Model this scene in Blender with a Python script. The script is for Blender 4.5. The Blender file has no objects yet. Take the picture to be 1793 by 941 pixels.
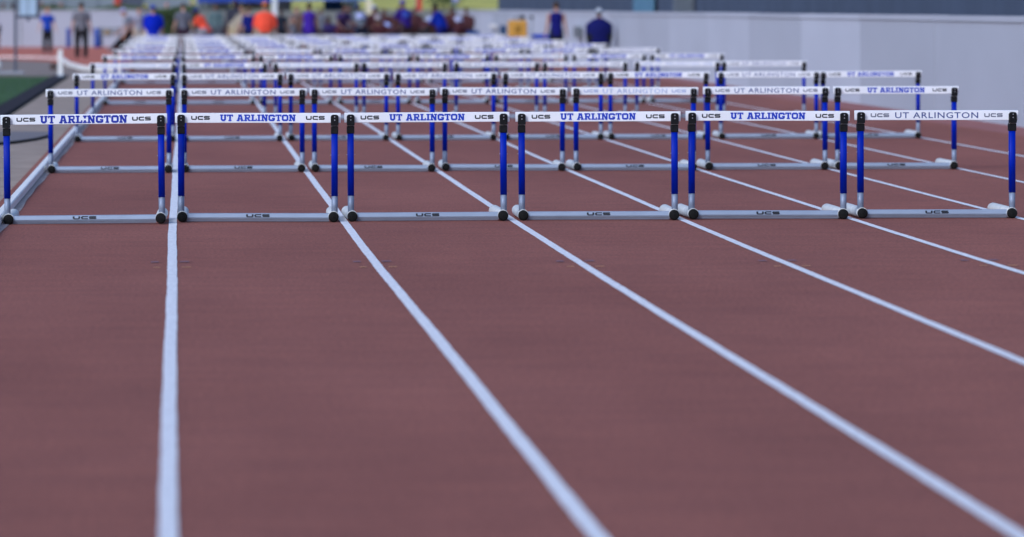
import bpy, bmesh, math, random
from mathutils import Vector, Matrix
R = math.radians
random.seed(7)
S = bpy.context.scene
C = S.collection

# ------------------------------------------------------------------ camera, sky, sun, exposure
F = 6960.0          # focal length in pixels of the 1793 px wide photograph
CH = 1.541          # camera height
VX, VY = 309.0, 12.0
cam_d = bpy.data.cameras.new('camera')
cam = bpy.data.objects.new('camera', cam_d)
C.objects.link(cam)
S.camera = cam
cam.location = (0, 0, CH)
cam.rotation_euler = (Matrix.Rotation(R(90), 4, 'X') @ Matrix.Rotation(R(-0.13), 4, 'Z')).to_euler()
cam_d.sensor_fit = 'HORIZONTAL'
cam_d.sensor_width = 36
cam_d.lens = F / 1793 * 36
cam_d.shift_x = (896.5 - VX) / 1793
cam_d.shift_y = -(470.5 - VY) / 1793
cam_d.clip_start = 0.5
cam_d.clip_end = 5000
cam_d.dof.use_dof = True
cam_d.dof.focus_distance = 28.35
cam_d.dof.aperture_fstop = 2.25

SUN_EL, SUN_AZ = 36, 222      # sun low behind the camera, a little to the left
W = bpy.data.worlds.new('World')
S.world = W
W.use_nodes = True
nt = W.node_tree
bg = nt.nodes['Background']
sky = nt.nodes.new('ShaderNodeTexSky')
sky.sky_type = 'NISHITA'
sky.sun_disc = False
sky.sun_elevation = R(SUN_EL)
sky.sun_rotation = R(SUN_AZ)
sky.air_density = 1.0
sky.dust_density = 4.0
sky.ozone_density = 1.5
nt.links.new(sky.outputs[0], bg.inputs[0])
bg.inputs[1].default_value = 0.13
sd = bpy.data.lights.new('sun', 'SUN')
sd.energy = 0.9
sd.angle = R(14)
sd.color = (1.0, 0.95, 0.88)
sun = bpy.data.objects.new('sun', sd)
C.objects.link(sun)
az, el = R(SUN_AZ), R(SUN_EL)
dirv = Vector((math.sin(az) * math.cos(el), math.cos(az) * math.cos(el), math.sin(el)))
sun.rotation_euler = dirv.to_track_quat('Z', 'Y').to_euler()
S.view_settings.view_transform = 'Standard'
S.view_settings.look = 'None'
S.view_settings.exposure = 0.08
S.view_settings.gamma = 1.0
S.view_settings.use_white_balance = True      # the photograph was balanced cool
S.view_settings.white_balance_temperature = 5000
S.view_settings.white_balance_tint = 13
S.cycles.max_bounces = 6

# ------------------------------------------------------------------ materials
def mat(name, col, rough=0.6, metal=0.0, var=0.12, scale=8.0, bump=0.0, bscale=None, spec=0.5, coat=0.0, stretch=None):
    """procedural paint / plastic / cloth: base colour broken up by noise, optional fine relief"""
    m = bpy.data.materials.new(name)
    m.use_nodes = True
    n = m.node_tree
    b = n.nodes['Principled BSDF']
    b.inputs['Roughness'].default_value = rough
    b.inputs['Metallic'].default_value = metal
    b.inputs['Specular IOR Level'].default_value = spec
    b.inputs['Coat Weight'].default_value = coat
    tc = n.nodes.new('ShaderNodeTexCoord')
    mp = n.nodes.new('ShaderNodeMapping')
    n.links.new(tc.outputs['Object'], mp.inputs['Vector'])
    if stretch:
        mp.inputs['Scale'].default_value = stretch
    nz = n.nodes.new('ShaderNodeTexNoise')
    nz.inputs['Scale'].default_value = scale
    nz.inputs['Detail'].default_value = 5
    n.links.new(mp.outputs[0], nz.inputs['Vector'])
    rp = n.nodes.new('ShaderNodeValToRGB')
    rp.color_ramp.elements[0].position = 0.3
    rp.color_ramp.elements[1].position = 0.7
    rp.color_ramp.elements[0].color = [c * (1 - var) for c in col] + [1]
    rp.color_ramp.elements[1].color = [min(1, c * (1 + var)) for c in col] + [1]
    n.links.new(nz.outputs['Fac'], rp.inputs['Fac'])
    n.links.new(rp.outputs[0], b.inputs['Base Color'])
    if bump:
        nb = n.nodes.new('ShaderNodeTexNoise')
        nb.inputs['Scale'].default_value = bscale or scale * 6
        nb.inputs['Detail'].default_value = 4
        n.links.new(mp.outputs[0], nb.inputs['Vector'])
        bp = n.nodes.new('ShaderNodeBump')
        bp.inputs['Strength'].default_value = bump
        bp.inputs['Distance'].default_value = 0.01
        n.links.new(nb.outputs['Fac'], bp.inputs['Height'])
        n.links.new(bp.outputs[0], b.inputs['Normal'])
    return m

def track_mat():
    m = bpy.data.materials.new('red_track_rubber')
    m.use_nodes = True
    n = m.node_tree; L = n.links
    b = n.nodes['Principled BSDF']
    b.inputs['Roughness'].default_value = 0.85
    b.inputs['Specular IOR Level'].default_value = 0.25
    tc = n.nodes.new('ShaderNodeTexCoord')
    def noise(sc, stretch=(1, 1, 1), detail=4, rough=0.5):
        mp = n.nodes.new('ShaderNodeMapping'); mp.inputs['Scale'].default_value = stretch
        L.new(tc.outputs['Object'], mp.inputs['Vector'])
        z = n.nodes.new('ShaderNodeTexNoise'); z.inputs['Scale'].default_value = sc
        z.inputs['Detail'].default_value = detail; z.inputs['Roughness'].default_value = rough
        L.new(mp.outputs[0], z.inputs['Vector'])
        return z.outputs['Fac']
    def ramp(v, p0, c0, p1, c1):
        r = n.nodes.new('ShaderNodeValToRGB')
        r.color_ramp.elements[0].position = p0; r.color_ramp.elements[0].color = c0 + (1,)
        r.color_ramp.elements[1].position = p1; r.color_ramp.elements[1].color = c1 + (1,)
        L.new(v, r.inputs['Fac']); return r.outputs[0]
    def mul(a, c, f=1.0):
        x = n.nodes.new('ShaderNodeMix'); x.data_type = 'RGBA'; x.blend_type = 'MULTIPLY'
        x.inputs[0].default_value = f; L.new(a, x.inputs[6]); L.new(c, x.inputs[7]); return x.outputs[2]
    base = ramp(noise(0.35, (1, 0.5, 1), 5), 0.3, (0.258, 0.092, 0.061), 0.7, (0.318, 0.120, 0.081))
    gran = ramp(noise(150, detail=2, rough=0.7), 0.32, (0.62, 0.62, 0.64), 0.68, (1.24, 1.22, 1.2))
    gr2 = ramp(noise(48, (1, .45, 1), 3, .8), 0.38, (0.76, 0.75, 0.76), 0.62, (1.19, 1.19, 1.18))
    peb = ramp(noise(30, (1, .5, 1), 1, .5), 0.70, (1, 1, 1), 0.78, (0.72, 0.70, 0.74))
    strk = ramp(noise(2.0, (0.8, 3, 1), 5), 0.35, (0.91, 0.91, 0.93), 0.62, (1.05, 1.05, 1.04))
    spot = ramp(noise(5, detail=6, rough=0.75), 0.60, (1, 1, 1), 0.78, (0.80, 0.80, 0.84))
    wear = ramp(noise(1.1, (1, .25, 1), 6, .7), 0.42, (.95, .95, .96), 0.72, (1.09, 1.10, 1.11))
    c = mul(mul(mul(mul(mul(mul(base, gran), strk), spot), wear), gr2), peb)
    L.new(c, b.inputs['Base Color'])
    bp = n.nodes.new('ShaderNodeBump'); bp.inputs['Strength'].default_value = 0.5; bp.inputs['Distance'].default_value = 0.004
    L.new(noise(220, detail=3), bp.inputs['Height']); L.new(bp.outputs[0], b.inputs['Normal'])
    return m

M = {}
M['track'] = track_mat()
M['bend'] = mat('bright_red_bend_rubber', (0.48, 0.15, 0.09), 0.85, var=0.12, scale=1.2, spec=.25)  # bend sheet in a brighter, more orange red than the straight
M['line'] = mat('white_line_paint', (0.80, 0.79, 0.78), 0.7, var=0.13, scale=40, bump=0.4, bscale=220, stretch=(1, .4, 1))
M['apron'] = mat('red_apron_rubber', (0.28, 0.11, 0.095), 0.9, var=0.18, scale=3, bump=0.5, bscale=180)
M['concrete'] = mat('grey_concrete', (0.33, 0.255, 0.19), 0.9, var=0.2, scale=2.4, bump=0.5, bscale=90)
M['asphalt'] = mat('worn_asphalt', (0.24, 0.185, 0.145), 0.92, var=0.15, scale=0.6, bump=0.4, bscale=60)
M['pad'] = mat('pale_asphalt', (0.25, 0.215, 0.15), 0.92, var=0.2, scale=0.25, bump=0.3, bscale=40)
M['turf'] = mat('artificial_turf', (0.050, 0.105, 0.035), 0.95, var=0.2, scale=1.5, bump=0.8, bscale=120)
M['curbblk'] = mat('dark_rubber_curb', (0.028, 0.022, 0.026), 0.9, var=0.2, scale=6, spec=.15)
M['rail'] = mat('white_curb_rail', (0.88, 0.85, 0.78), 0.5, var=0.05, scale=5, stretch=(1, .3, 1))
M['skirt'] = mat('chalky_rail_footing', (0.46, 0.38, 0.33), 0.9, var=0.25, scale=9, bump=.4, bscale=60)
M['bar'] = mat('white_bar_plastic', (0.90, 0.90, 0.89), 0.35, var=0.045, scale=3.5, bump=0.03, bscale=60)
M['blue'] = mat('blue_powder_coat', (0.0015, 0.013, 0.33), 0.5, spec=.22, var=0.10, scale=14, bump=.03, bscale=120)
M['alu'] = mat('brushed_aluminium', (0.31, 0.36, 0.43), 0.45, metal=0.2, var=0.08, scale=30, stretch=(.15, 1, 1))
M['alupost'] = mat('grey_steel_tube', (0.24, 0.28, 0.36), 0.5, metal=0.25, var=0.10, scale=30, stretch=(1, 1, .2))
M['foot'] = mat('pale_foot_tube', (0.68, 0.68, 0.63), 0.5, var=0.12, scale=20)
M['blk'] = mat('black_moulded_plastic', (0.007, 0.007, 0.008), 0.6, var=0.3, scale=30, bump=.1, bscale=200, spec=.2)
M['cap'] = mat('black_rubber_cap', (0.008, 0.008, 0.007), 0.8, var=0.4, scale=40, bump=.2, bscale=150, spec=.2)
M['screw'] = mat('steel_screw', (0.6, 0.6, 0.62), 0.3, metal=0.9, var=0.05)
M['ltr_bold'] = mat('royal_blue_print', (0.010, 0.045, 0.50), 0.5, var=0.12, scale=60)
M['ltr_deep'] = mat('deep_blue_print', (0.008, 0.022, 0.36), 0.5, var=0.12, scale=60)
M['ltr_thin'] = mat('slate_blue_print', (0.055, 0.080, 0.24), 0.5, var=0.2, scale=60)
M['ltr_faint'] = mat('worn_pale_blue_print', (0.42, 0.48, 0.66), 0.5, var=0.25, scale=30)
M['mark'] = mat('black_print', (0.008, 0.008, 0.010), 0.5, var=0.2, scale=60)
M['mark_worn'] = mat('worn_grey_print', (0.20, 0.21, 0.25), 0.5, var=0.3, scale=40)
M['mk_blue'] = mat('faded_blue_mark', (0.20, 0.105, 0.115), 0.85, var=0.25, scale=60)
M['mk_orange'] = mat('faded_orange_mark', (0.60, 0.30, 0.13), 0.85, var=0.25, scale=60)
M['wall'] = mat('pale_painted_concrete', (0.48, 0.505, 0.555), 0.8, var=0.045, scale=0.6, bump=.2, bscale=20, stretch=(1, .5, 1))
_n = M['wall'].node_tree; _b = _n.nodes['Principled BSDF']; _src = _b.inputs['Base Color'].links[0].from_socket
_oi = _n.nodes.new('ShaderNodeObjectInfo'); _mr = _n.nodes.new('ShaderNodeMapRange'); _mr.inputs['To Min'].default_value = .86; _mr.inputs['To Max'].default_value = 1.06
_mx = _n.nodes.new('ShaderNodeMix'); _mx.data_type = 'RGBA'; _mx.blend_type = 'MULTIPLY'; _mx.inputs[0].default_value = 1
_n.links.new(_oi.outputs['Random'], _mr.inputs['Value']); _n.links.new(_src, _mx.inputs[6]); _n.links.new(_mr.outputs[0], _mx.inputs[7]); _n.links.new(_mx.outputs[2], _b.inputs['Base Color'])
M['screen'] = mat('slate_windscreen_mesh', (0.062, 0.080, 0.125), 0.9, var=0.12, scale=1.2, stretch=(1, 1, .3))
M['galv'] = mat('galvanised_steel', (0.35, 0.36, 0.37), 0.5, metal=.5, var=.1)
M['berm'] = mat('sunlit_yellow_grass', (0.42, 0.39, 0.07), 0.95, var=0.45, scale=0.25, bump=.6, bscale=6)
M['dry'] = mat('dry_tan_ground', (0.22, 0.20, 0.14), 0.95, var=0.25, scale=0.3)
M['field'] = mat('field_grass', (0.07, 0.10, 0.035), 0.95, var=0.3, scale=0.2)
M['steel_dk'] = mat('dark_blue_steel', (0.07, 0.08, 0.11), 0.5, var=.1)
M['card'] = mat('pale_blue_card', (0.42, 0.52, 0.62), 0.5, var=.06, scale=4)
M['yellow'] = mat('amber_plastic', (0.56, 0.29, 0.03), 0.5, var=.08, scale=5)
M['bluebarrel'] = mat('blue_barrel_plastic', (0.015, 0.055, 0.30), 0.45, var=.1)
M['bluecloth'] = mat('blue_table_cloth', (0.02, 0.075, 0.33), 0.8, var=.15)
M['grey'] = mat('grey_plastic', (0.22, 0.24, 0.25), 0.6, var=.1)
M['canopy'] = mat('blue_canopy_cloth', (0.025, 0.06, 0.36), 0.8, var=.1, scale=1)
M['teal'] = mat('pale_teal_cloth', (0.40, 0.52, 0.48), 0.8, var=.1, scale=1)
M['cream'] = mat('cream_post_paint', (0.74, 0.66, 0.42), 0.7, var=.08)
M['white'] = mat('white_cloth', (0.74, 0.74, 0.72), 0.8, var=.06)
M['redflag'] = mat('red_banner_cloth', (0.50, 0.045, 0.02), 0.8, var=.1)
M['bldg'] = mat('grey_blue_siding', (0.22, 0.25, 0.27), 0.8, var=.06, scale=.5)
M['hedge'] = mat('hedge_leaves', (0.10, 0.15, 0.05), 0.9, var=.4, scale=6)
M['mat_top'] = mat('grey_violet_mat_top', (0.17, 0.15, 0.15), 0.9, var=.1, scale=3)

_cm = {}
def cloth(col):
    k = tuple(round(c, 3) for c in col)
    if k not in _cm:
        _cm[k] = mat('cloth_%d' % len(_cm), col, 0.85, var=.14, scale=9, bump=.3, bscale=50, spec=.2)
    return _cm[k]

# ------------------------------------------------------------------ mesh helpers
class MB:
    def __init__(s):
        s.v = []; s.f = []; s.sm = []
    def quad(s, a, b, c, d, smooth=False):
        i = len(s.v); s.v += [a, b, c, d]; s.f.append((i, i+1, i+2, i+3)); s.sm.append(smooth)
    def poly(s, pts, smooth=False):
        i = len(s.v); s.v += list(pts); s.f.append(tuple(range(i, i+len(pts)))); s.sm.append(smooth)
    def box(s, x0, x1, y0, y1, z0, z1):
        i = len(s.v)
        s.v += [(x, y, z) for z in (z0, z1) for (x, y) in ((x0, y0), (x1, y0), (x1, y1), (x0, y1))]
        for f in ((0, 3, 2, 1), (4, 5, 6, 7), (0, 1, 5, 4), (1, 2, 6, 5), (2, 3, 7, 6), (3, 0, 4, 7)):
            s.f.append(tuple(i + k for k in f)); s.sm.append(False)
    def rings(s, rs, cap=True, smooth=True):
        """rs: list of rings (equal length lists of points), closed"""
        i = len(s.v); n = len(rs[0])
        for r in rs: s.v += [tuple(p) for p in r]
        for a in range(len(rs) - 1):
            for k in range(n):
                s.f.append((i+a*n+k, i+a*n+(k+1) % n, i+(a+1)*n+(k+1) % n, i+(a+1)*n+k)); s.sm.append(smooth)
        if cap:
            s.f.append(tuple(i+k for k in reversed(range(n)))); s.sm.append(False)
            s.f.append(tuple(i+(len(rs)-1)*n+k for k in range(n))); s.sm.append(False)
    def tube(s, a, b, ra, rb=None, n=14, cap=True, ends=0):
        """tapered tube; ends=1 rounds both ends"""
        rb = ra if rb is None else rb
        a, b = Vector(a), Vector(b); d = (b - a)
        if d.length < 1e-6: d = Vector((0, 0, 1e-3))
        q = d.normalized().to_track_quat('Z', 'Y')
        st = []
        if ends:
            for k in range(1, 5):
                t = k / 4 * math.pi / 2
                st.append((a - d.normalized() * ra * math.cos(t), ra * math.sin(t)))
            for k in range(4):
                t = k / 4 * math.pi / 2
                st.append((b + d.normalized() * rb * math.sin(t), rb * math.cos(t)))
        else:
            st = [(a, ra), (b, rb)]
        s.rings([[p + q @ Vector((r*math.cos(2*math.pi*k/n), r*math.sin(2*math.pi*k/n), 0)) for k in range(n)] for p, r in st], cap)
    def lathe(s, prof, n=20, o=(0, 0, 0)):
        s.rings([[(o[0]+r*math.cos(2*math.pi*k/n), o[1]+r*math.sin(2*math.pi*k/n), o[2]+z) for k in range(n)] for r, z in prof])
    def ell(s, c, r, n=14, m=9, rot=None):
        c = Vector(c); rs = []
        for a in range(m):
            t = math.pi * (a + .5) / m
            ring = []
            for k in range(n):
                p = Vector((r[0]*math.sin(t)*math.cos(2*math.pi*k/n), r[1]*math.sin(t)*math.sin(2*math.pi*k/n), -r[2]*math.cos(t)))
                if rot: p = rot @ p
                ring.append(c + p)
            rs.append(ring)
        s.rings(rs)
    def mesh(s, name, m):
        me = bpy.data.meshes.new(name)
        me.from_pydata([tuple(v) for v in s.v], [], s.f)
        me.polygons.foreach_set('use_smooth', s.sm)
        me.update()
        if m: me.materials.append(m)
        return me
    def obj(s, name, m, parent=None, loc=None, bevel=0, seg=2):
        me = s.mesh(name, m)
        if bevel:
            bm = bmesh.new(); bm.from_mesh(me)
            bmesh.ops.remove_doubles(bm, verts=bm.verts, dist=1e-6)
            bmesh.ops.bevel(bm, geom=bm.edges[:], offset=bevel, segments=seg, affect='EDGES', profile=.5, clamp_overlap=True)
            bm.to_mesh(me); bm.free()
        o = bpy.data.objects.new(name, me)
        C.objects.link(o)
        if parent: o.parent = parent
        if loc: o.location = loc
        return o

def tag(o, label=None, cat=None, group=None, kind=None):
    if label: o['label'] = label
    if cat: o['category'] = cat
    if group: o['group'] = group
    if kind: o['kind'] = kind
    return o
def empty(name, loc=(0, 0, 0), rz=0.0, **k):
    o = bpy.data.objects.new(name, None); C.objects.link(o)
    o.location = loc; o.rotation_euler = (0, 0, rz)
    o.empty_display_size = .2
    return tag(o, **k)
def copy_tree(o, parent=None):
    c = o.copy(); C.objects.link(c)
    if parent: c.parent = parent
    for ch in list(o.children): copy_tree(ch, c)
    return c
def gx(px, d): return (px - VX) * d / F          # lateral position of something seen px pixels along the photo at distance d
def gd(py): return CH * F / (py - VY)            # distance of a ground point
def gz(py, d): return CH - (py - VY) * d / F
def sh(d): return .13 * max(0.0, (d - 27.0)) / 77 # the lanes drift a hand's width sideways down the straight

# ------------------------------------------------------------------ ground and track
def sheet(name, pts, z, m, **k):
    b = MB(); b.poly([(x, y, z) for x, y in pts]); o = b.obj(name, m); return tag(o, **k)
sheet('ground', [(-1500, -60), (1500, -60), (1500, 3000), (-1500, 3000)], -0.02, M['field'], kind='structure')
ds = [2 + 4*i for i in range(38)]
b = MB()
for a, c in zip([-30]+ds, ds+[155]):
    b.quad((-1.41+sh(a), a, 0), (9.9+sh(a), a, 0), (9.9+sh(c), c, 0), (-1.41+sh(c), c, 0))
tag(b.obj('running_track', M['track']), kind='structure')
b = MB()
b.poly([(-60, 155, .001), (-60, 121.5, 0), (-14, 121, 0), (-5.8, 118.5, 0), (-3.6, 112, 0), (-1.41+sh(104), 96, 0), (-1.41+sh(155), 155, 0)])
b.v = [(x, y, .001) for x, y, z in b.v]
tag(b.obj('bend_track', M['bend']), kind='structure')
b = MB()
for a, c in zip([-30]+ds, ds+[155]):
    b.quad((9.9+sh(a), a, -.003), (11.5, a, -.003), (11.5, c, -.003), (9.9+sh(c), c, -.003))
tag(b.obj('track_apron', M['apron']), kind='structure')
# infield side, from the rail outwards: concrete strip, dark curb, turf, asphalt
b = MB(); b.poly([(-2.40, -20, -.004), (-1.405, -20, -.004), (-1.40, 28, -.004), (-1.36, 60, -.004), (-1.30, 96, -.004), (-2.36, 96, -.004)])
tag(b.obj('concrete_path', M['concrete']), kind='structure')
sheet('infield_asphalt', [(-60, 88.2), (-2.36, 88.2), (-2.36, 96), (-1.30, 96), (-3.5, 112), (-5.8, 118.5), (-14, 121), (-60, 121.5)], -.006, M['asphalt'], kind='structure')
sheet('start_area_pavement', [(-12, 155), (30, 155), (60, 300), (-40, 300)], -.008, M['pad'], kind='structure')
sheet('artificial_turf', [(-60, -20), (-2.74, -20), (-2.74, 60), (-2.70, 88), (-60, 91)], -.009, M['turf'], kind='structure')
# turf blades stand up as one fringe along the curb
b = MB()
for i in range(16000):
    d = 32 + 56 * random.random() ** .8
    x = -2.76 - 3.4 * random.random()
    h = .02 + .018*random.random(); w = .006; a = random.random()*3.14
    lx, ly = random.uniform(-.01, .01), random.uniform(-.01, .01)
    b.poly([(x-w*math.cos(a), d-w*math.sin(a), -.009), (x+w*math.cos(a), d+w*math.sin(a), -.009), (x+lx, d+ly, h)])
tag(b.obj('turf_blades', M['turf'], None), label='short green plastic blades of the infield turf', kind='stuff')
# dark rubber edging beside the turf
b = MB()
b.box(-2.735, -2.42, -20, 88, -.03, .030)
tag(b.obj('dark_edging', M['curbblk'], bevel=.008), kind='structure')
# grey mat lying on the concrete
pts = [(-90, 257), (-40, 255.5), (0, 253.5), (30, 250.5), (60, 246), (84, 240.5), (90, 236.5), (84, 234), (0, 233.5), (-90, 233)]
pp = [(gx(x, gd(y)), gd(y)) for x, y in pts]
root = empty('grey_mat', (0, 0, 0), label='grey mat with black curved edge lying on the concrete beside the rail', cat='mat')
b = MB()
b.rings([[(x, y, -.004) for x, y in pp], [(x, y, .026) for x, y in pp]], smooth=False)
b.obj('edge_band', M['cap'], root)
b = MB(); cx = sum(p[0] for p in pp)/len(pp); cy = sum(p[1] for p in pp)/len(pp)
b.poly([(cx+(x-cx)*.985, cy+(y-cy)*.96, .029) for x, y in pp]); b.obj('mat_top', M['mat_top'], root)

def strip(name, path, w, z, m, rag=0, **k):
    """flat ribbon along path [(x,y)]"""
    b = MB()
    E_ = [(random.uniform(-rag, rag), random.uniform(-rag, rag)) for _ in path]
    for i in range(len(path)-1):
        (x0, y0), (x1, y1) = path[i], path[i+1]
        b.quad((x0-w/2+E_[i][0], y0, z), (x0+w/2+E_[i][1], y0, z), (x1+w/2+E_[i+1][1], y1, z), (x1-w/2+E_[i+1][0], y1, z))
    return tag(b.obj(name, m), **k)
def ext(l, d):        # the outer lanes open a little down the straight
    return .0022*min(max(l, 0), 6)**2*min(1, max(0, (d-28)/17)) + .02*min(1, max(0, (d-40)/15))
def lane_x(k, d):     # k = 0 inner edge, 8 outer edge; faint wobble of hand-laid paint
    return -1.25 + 1.22*k + sh(d) + ext(k-.5, d) - .012*max(0, 24-d)/3*(-.6 if k > 1 else .0) + .0022*math.sin(d*.55+k*2.1) + .0008*math.sin(d*2.3+k)
fine = [4 + .15*i for i in range(320)] + [52 + 2*i for i in range(52)]
for k in range(1, 9):
    strip('lane_line', [(lane_x(k, d), d) for d in fine], .057, .004, M['line'], kind='structure', rag=.0016)
# exchange marks either side of each lane line
for k in range(1, 8):
    x = lane_x(k, 23.9)
    for dx, d, w, m, dd in ((-.105, 23.95, .05, 'mk_blue', .12), (.075, 23.98, .06, 'mk_blue', .12), (-.09, 23.45, .045, 'mk_orange', .05), (.085, 23.47, .055, 'mk_orange', .05)):
        b = MB(); xx = x+dx
        b.poly([(xx-w/2, d-dd/2, .0035), (xx+w/2, d-dd/2.4, .0035), (xx+w/2.2, d+dd/2, .0035), (xx-w/2.1, d+dd/2.3, .0035)])
        tag(b.obj('painted_mark', M[m]), kind='structure')
# low white curb rail, straight and then round the bend
rp = [(-1.275 + sh(d)*.9, d) for d in [-10 + 3*i for i in range(34)]]
rp += [(-1.30, 92.0), (-1.75, 93.5), (-2.3, 96.5), (-2.8, 103), (-3.16, 111.0), (-3.5, 117), (-4.2, 119.5), (-5.8, 121), (-9, 122), (-14, 122.6), (-30, 123)]
root = empty('curb_rail', label='low white curb rail running along the inside of the track', cat='rail')
def sweep(name, path, prof, m, parent, jit=0):
    b = MB(); rs = []
    for i, (x, y) in enumerate(path):
        p0 = path[max(0, i-1)]; p1 = path[min(len(path)-1, i+1)]
        t = Vector((p1[0]-p0[0], p1[1]-p0[1], 0)).normalized(); nrm = Vector((t.y, -t.x, 0))
        rs.append([Vector((x, y, 0)) + nrm*u + Vector((0, 0, w)) for u, w in prof])
    b.rings(rs, smooth=False); return b.obj(name, m, parent)
for s0 in range(0, len(rp)-1, 1):
    seg = rp[s0:s0+2]
    if seg[1][1] - seg[0][1] > 2.5:
        (xa, ya), (xb, yb) = seg
        seg = [(xa, ya), (xb, yb-.012)]
    H_ = .070 if s0 < 33 else (.070 + .05*min(1, (s0-32)/3) if s0 < 39 else .05)
    sweep('rail_length', seg, [(-.031, .012), (-.031, H_-.008), (-.023, H_), (.023, H_), (.031, H_-.008), (.031, .012)], M['rail'], root)
b = MB()
for d in [i*.75 for i in range(4, 130)]:
    x = -1.275 + sh(d)*.9
    b.box(x-.02, x+.02, d, d+.06, -.002, .013)
o = b.obj('rail_feet', M['alupost'], root); o['kind'] = 'stuff'
b = MB()
for d in [10 + .35*i for i in range(150)]:
    x = -1.232 + sh(d)*.9; w = .035 + .008*math.sin(d*.9) + .005*math.sin(d*2.7+1)
    w2 = .035 + .008*math.sin((d+.35)*.9) + .005*math.sin((d+.35)*2.7+1)
    b.quad((x-.018, d, .005), (x+w, d, .003), (x+w2, d+.35, .003), (x-.018, d+.35, .005))
tag(b.obj('chalky_edge', M['skirt']), kind='structure')

# ------------------------------------------------------------------ lettering
def stroke_geo(pl, w, closed=False):
    """constant width flat ribbon with mitred joints through 2-D points; returns quads"""
    P = [Vector(p) for p in pl]; n = len(P); out = []
    def nr(a, c): d = (c-a).normalized(); return Vector((-d.y, d.x))
    L = []; Rr = []
    for i in range(n):
        if closed: a, c = P[i-1], P[(i+1) % n]
        else: a, c = P[max(0, i-1)], P[min(n-1, i+1)]
        n1 = nr(a, P[i]) if a != P[i] else nr(P[i], c)
        n2 = nr(P[i], c) if c != P[i] else n1
        m_ = (n1+n2).normalized(); k = 1/max(.45, m_.dot(n1))
        L.append(P[i]+m_*w/2*k); Rr.append(P[i]-m_*w/2*k)
    rng = range(n if closed else n-1)
    for i in rng:
        j = (i+1) % n
        out.append([L[i], L[j], Rr[j], Rr[i]])
    return out
def rect(x0, x1, y0, y1): return [Vector((x0, y0)), Vector((x1, y0)), Vector((x1, y1)), Vector((x0, y1))]
def slab_letter(ch):
    """(width, list of polygons) in a box of height 1: athletic slab-serif capitals"""
    t = .27; s = .19; c = .16
    if ch == ' ': return .42, []
    if ch == 'U':
        g = stroke_geo([(.23, 1), (.23, c+.12), (.23+c, t/2), (.77-c, t/2), (.77, c+.12), (.77, 1)], t)
        return 1.0, g + [rect(0, .45, 1-s, 1), rect(.55, 1.0, 1-s, 1)]
    if ch == 'T':
        return .92, [rect(.46-t/2, .46+t/2, 0, 1), rect(0, .92, 1-s, 1), rect(0, .17, .68, 1), rect(.75, .92, .68, 1), rect(.22, .70, 0, s)]
    if ch == 'A':
        return 1.08, stroke_geo([(.20, 0), (.47, 1)], t) + stroke_geo([(.88, 0), (.61, 1)], t) + [rect(.35, .73, .24, .42), rect(0, .44, 0, s), rect(.64, 1.08, 0, s), rect(.25, .70, 1-s, 1)]
    if ch == 'R':
        return 1.0, [rect(.11, .11+t, 0, 1), rect(0, .46, 0, s), rect(0, .4, 1-s, 1)] + stroke_geo([(.3, 1-s/2), (.70, 1-s/2), (.81, .86), (.81, .60), (.70, .49), (.3, .49)], .2) + stroke_geo([(.52, .47), (.80, .06)], t*.95) + [rect(.66, 1.0, 0, s)]
    if ch == 'L':
        return .88, [rect(.12, .12+t, 0, 1), rect(0, .50, 1-s, 1), rect(0, .88, 0, s), rect(.70, .88, 0, .38)]
    if ch == 'I':
        return .52, [rect(.125, .125+t, 0, 1), rect(0, .52, 1-s, 1), rect(0, .52, 0, s)]
    if ch == 'N':
        return 1.06, [rect(.11, .11+t*.9, 0, 1), rect(.71, .71+t*.9, 0, 1), rect(0, .46, 0, s), rect(.60, 1.06, 1-s, 1), rect(0, .36, 1-s, 1)] + stroke_geo([(.24, 1), (.82, 0)], t)
    if ch == 'G':
        g = stroke_geo([(.86, .62), (.86, .78), (.74, 1-t/2), (.28, 1-t/2), (.135, .76), (.135, .24), (.28, t/2), (.74, t/2), (.86, .22), (.86, .46)], t)
        return 1.0, g + [rect(.54, 1.0, .32, .50)]
    if ch == 'O':
        return 1.0, stroke_geo([(.28, 1-t/2), (.135, .76), (.135, .24), (.28, t/2), (.72, t/2), (.865, .24), (.865, .76), (.72, 1-t/2)], t, True)
def flat_text(polys, x0, z0, sx, sz, y, name):
    """polygons laid in the x-z plane facing -y, each on its own layer 0.1 mm above the last"""
    b = MB()
    for i, p in enumerate(polys):
        yy = y - .0001*(i % 9)
        q = [(x0+v[0]*sx, yy, z0+v[1]*sz) for v in p]
        ar = sum(q[k][0]*q[(k+1) % len(q)][2]-q[(k+1) % len(q)][0]*q[k][2] for k in range(len(q)))
        if ar < 0: q.reverse()
        b.poly(q)
    return b.mesh(name, None)
def slab_word(word, width, height, z0, y, worn=False, part=None):
    polys = []; x = 0
    for ci, ch in enumerate(word):
        w, g = slab_letter(ch)
        if worn and ci == 6:      # this hurdle's letter I has lost paint across the middle
            g = [rect(.125, .395, 0, .38), rect(.125, .395, .60, 1), rect(0, .52, .81, 1), rect(0, .52, 0, .19)]
        if part is None or (ci < 2) == (part == 0):
            for p in g: polys.append([Vector((v[0]+x, v[1])) for v in p])
        x += w + .07
    x -= .07
    k = width/x
    return flat_text(polys, -width/2, z0, k, height, y, 'lettering')
def logo_polys(t=.30):
    U = stroke_geo([(.13, 1), (.13, .30), (.28, .13), (1.12, .13), (1.27, .30), (1.27, 1)], t)
    Cc = stroke_geo([(3.0, .87), (1.95, .87), (1.78, .70), (1.78, .30), (1.95, .13), (3.0, .13)], t)
    Ss = stroke_geo([(4.65, .87), (3.45, .87), (3.34, .78), (3.34, .60), (3.45, .50), (4.42, .50), (4.53, .40), (4.53, .23), (4.42, .13), (3.25, .13)], t*.92)
    return U+Cc+Ss
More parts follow.
